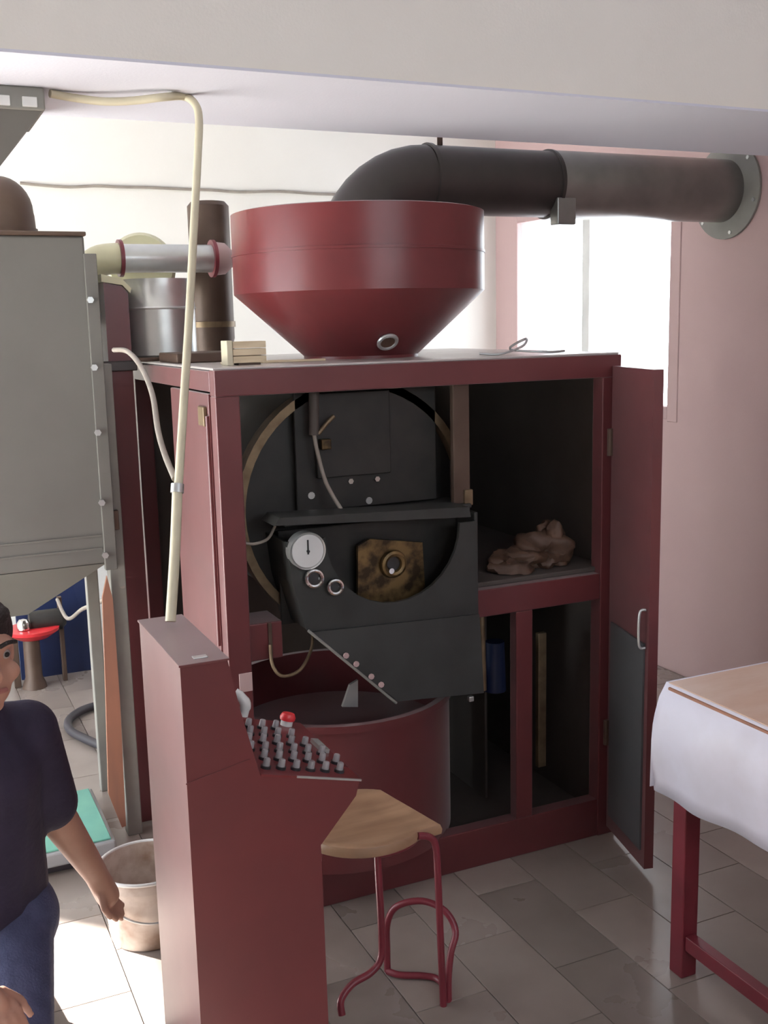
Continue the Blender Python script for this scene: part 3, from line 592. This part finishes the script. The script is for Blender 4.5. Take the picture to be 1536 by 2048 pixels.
obj('red_dish', lathe(NB(), (gx+.01, gy, .23), (0, 0, 1), [(0, 0), (.07, .005), (.115, .035), (.118, .05), (.10, .052), (0, .05)], 32), 'red_button', gr, True)
obj('motor_body', lathe(NB(), (gx+.06, gy+.02, .30), (1, 0, 0), [(0, -.06), (.045, -.06), (.05, -.02), (.05, .08), (.03, .1), (0, .1)], 24), 'black_iron', gr, True)
obj('chrome_cap', lathe(NB(), (gx-.03, gy-.03, .285), (0, 0, 1), [(0, 0), (.028, 0), (.028, .03), (.018, .045), (0, .05)], 20), 'chrome', gr, True)
obj('motor_feet', bx(gx-.02, gx+.10, gy-.02, gy+.05, .255, .285, .003), 'black_iron', gr)
tag(obj('hanging_rope', tube(NB(), [Vector((.60, 3.26, .82)), PY(198, 1205, 3.9), PY(165, 1218, 4.2), PY(135, 1237, 4.6), Vector((gx+.13, gy+.02, .39))], .008), 'grey_hose', None, True), 'frayed pale rope slung from the silo leg towards the red dish', 'rope')
# ================================================================ PERSON
def blob(name, caps, ells, voxel, m, parent=None, extra=None):
    bm = NB()
    for p0, r0, p1, r1 in caps:
        p0, p1 = Vector(p0), Vector(p1); d = p1-p0; L = d.length; prof_ = []
        for k in range(6): t = math.pi/2*k/5; prof_.append((max(r0*math.sin(t), 0 if k == 0 else 1e-4), -r0*math.cos(t)))
        for k in range(6): t = math.pi/2*k/5; prof_.append((r1*math.cos(t) if k < 5 else 0, L+r1*math.sin(t)))
        lathe(bm, p0, d, prof_, 16)
    for c, rad, rot in ells:
        mt = Matrix.Translation(Vector(c)) @ rot.to_4x4() @ Matrix.Diagonal((*rad, 1))
        bmesh.ops.create_icosphere(bm, subdivisions=3, radius=1, matrix=mt)
    me = mesh_of(bm, name+'_raw'); o = bpy.data.objects.new(name+'_raw', me); COL.objects.link(o)
    rm = o.modifiers.new('r', 'REMESH'); rm.mode = 'VOXEL'; rm.voxel_size = voxel; rm.use_smooth_shade = True
    s = o.modifiers.new('s', 'SMOOTH'); s.factor = .5; s.iterations = 4
    dg = bpy.context.evaluated_depsgraph_get(); ev_ = bpy.data.meshes.new_from_object(o.evaluated_get(dg)); ev_.name = name
    bpy.data.objects.remove(o); ev_.materials.clear(); ev_.materials.append(MATS[m])
    for p in ev_.polygons: p.use_smooth = True
    oo = bpy.data.objects.new(name, ev_); COL.objects.link(oo)
    if parent: oo.parent = parent; oo.matrix_parent_inverse = Matrix.Translation(-Vector(parent.location))
    return oo
I3 = Matrix.Identity(3)
face = math.radians(20)                                       # turned a little to the right of the camera
fd = Vector((math.sin(face), -math.cos(face), 0)); sd = Vector((math.cos(face), math.sin(face), 0)); uz = Vector((0, 0, 1))
HR = Matrix((sd, fd, uz)).transposed()                        # columns: side, forward, up
hip = PY(-62, 1800, 2.42); pel = Vector((hip.x, hip.y, .30))
chest = PY(-58, 1540, 2.36); neck = PY(-50, 1425, 2.33); head = PY(-52, 1312, 2.29)
shR = PY(52, 1462, 2.37); shL = PY(-150, 1455, 2.30)
elR = PY(104, 1618, 2.44); wrR = PY(190, 1745, 2.50); haR = PY(215, 1790, 2.51)
elL = PY(-150, 1700, 2.22); wrL = PY(-40, 1975, 2.08); haL = PY(-8, 2010, 2.06)
lf = Vector((-.10, -1, 0)).normalized(); ls = Vector((1, -.10, 0)).normalized()
hR = pel + ls*0.075 + Vector((0, 0, -.02)); hL = pel - ls*0.075 + Vector((0, 0, -.02))
kR = hR + lf*.40; kL = hL + lf*.40 - ls*.05
kR.z = kL.z = .085
aR = hR - lf*.02; aR.z = .055; aL = hL - lf*.02; aL.z = .055
pr = thing('person', 'person in navy t-shirt and jeans kneeling with one arm reaching to the bucket', 'person', (pel.x, pel.y, 0))
caps = [(pel, .12, chest, .13), (chest, .12, neck, .055), (neck, .052, head-uz*.03, .055),
        (chest+uz*.05, .08, shR, .055), (chest+uz*.05, .08, shL, .055),
        (shR, .056, elR, .046), (elR, .046, wrR, .030), (wrR, .029, haR, .030), (shL, .052, elL, .040), (elL, .040, wrL, .027), (wrL, .026, haL, .026),
        (pel, .11, hR, .10), (pel, .11, hL, .10), (hR, .085, kR, .058), (hL, .085, kL, .058), (kR, .055, aR, .04), (kL, .055, aL, .04),
        (aR, .035, aR-lf*.16+Vector((0, 0, -.025)), .026), (aL, .035, aL-lf*.16+Vector((0, 0, -.025)), .026)]
def fingers(c, w_, dirv, side, thumbdir):
    dirv = dirv.normalized(); side = side.normalized(); o = []
    for k, ln in enumerate((.062, .072, .067, .052)):
        b = c + side*(.027-.018*k); m1 = b + dirv*ln*.55; m2 = m1 + (dirv*.75 + thumbdir*.6).normalized()*ln*.55
        o += [(b, .0092, m1, .0086), (m1, .0086, m2, .0075)]
    b = c - dirv*.02 + side*.028; o += [(b, .0105, b+side*.022+dirv*.03+thumbdir*.01, .0095), (b+side*.022+dirv*.03+thumbdir*.01, .0095, b+side*.022+dirv*.058+thumbdir*.02, .008)]
    return o
caps += fingers(haR, 0, Vector((.2, .1, -1)), Vector((-.5, -.8, 0)), Vector((.8, -.2, 0)))
caps += fingers(haL, 0, Vector((.5, -.7, -.5)), Vector((.8, .5, 0)), Vector((0, 0, -1)))
def hpnt(s, f, u): return head + sd*s + fd*f + uz*u
ells = [(head+uz*.028, (.074, .094, .092), HR), (hpnt(0, .030, -.045), (.056, .066, .066), HR), (hpnt(0, .072, -.088), (.022, .020, .018), HR),
        (hpnt(0, .098, -.02), (.013, .020, .020), HR), (hpnt(0, .088, .005), (.010, .012, .030), HR), (hpnt(0, .083, .036), (.055, .014, .010), HR),
        (hpnt(.076, -.004, -.005), (.010, .020, .032), HR), (hpnt(-.076, -.004, -.005), (.010, .020, .032), HR),
        (hpnt(.045, .06, -.03), (.022, .022, .022), HR), (hpnt(-.045, .06, -.03), (.022, .022, .022), HR), (hpnt(0, .086, -.056), (.022, .012, .008), HR)]
body = blob('body', caps, ells, .0055, 'skin', pr)
for s in (-1, 1):
    e = NB(); bmesh.ops.create_uvsphere(e, u_segments=16, v_segments=10, radius=.0105, matrix=Matrix.Translation(hpnt(s*.031, .079, .014))); eo = obj('eye', e, 'eye_white', pr, True)
    e = NB(); bmesh.ops.create_uvsphere(e, u_segments=12, v_segments=8, radius=.0066, matrix=Matrix.Translation(hpnt(s*.031, .0845, .014))); obj('iris', e, 'hair', eo, True)
    e = tube(NB(), [hpnt(s*.012, .099, .036), hpnt(s*.03, .098, .041), hpnt(s*.052, .085, .036)], .0045); obj('eyebrow', e, 'hair', pr, True)
obj('lips', tube(NB(), [hpnt(-.022, .088, -.058), hpnt(-.008, .098, -.055), hpnt(.008, .098, -.055), hpnt(.022, .088, -.058)], .0055), 'lip', pr, True)
blob('hair', [], [(hpnt(0, -.010, .055), (.083, .098, .080), HR), (hpnt(0, -.045, .0), (.076, .062, .085), HR), (hpnt(.0, .055, .092), (.060, .035, .026), HR)], .006, 'hair', pr)
seR = shR.lerp(elR, .92); seL = shL.lerp(elL, .85)
blob('t_shirt', [(pel+Vector((0, 0, .0)), .138, chest, .148), (chest, .142, neck-uz*.035, .072), (chest+uz*.05, .098, shR, .070), (chest+uz*.05, .098, shL, .070), (shR, .070, seR, .064), (shL, .070, seL, .060), (chest-uz*.02, .14, pel+sd*.06+uz*.03, .12), (chest-uz*.02, .14, pel-sd*.06+uz*.03, .12)], [], .008, 'navy_cotton', pr)
blob('jeans', [(pel-uz*.05, .125, hR, .118), (pel-uz*.05, .125, hL, .118), (hR, .105, kR, .076), (hL, .105, kL, .076), (kR, .072, aR, .050), (kL, .072, aL, .050)], [], .008, 'denim', pr)
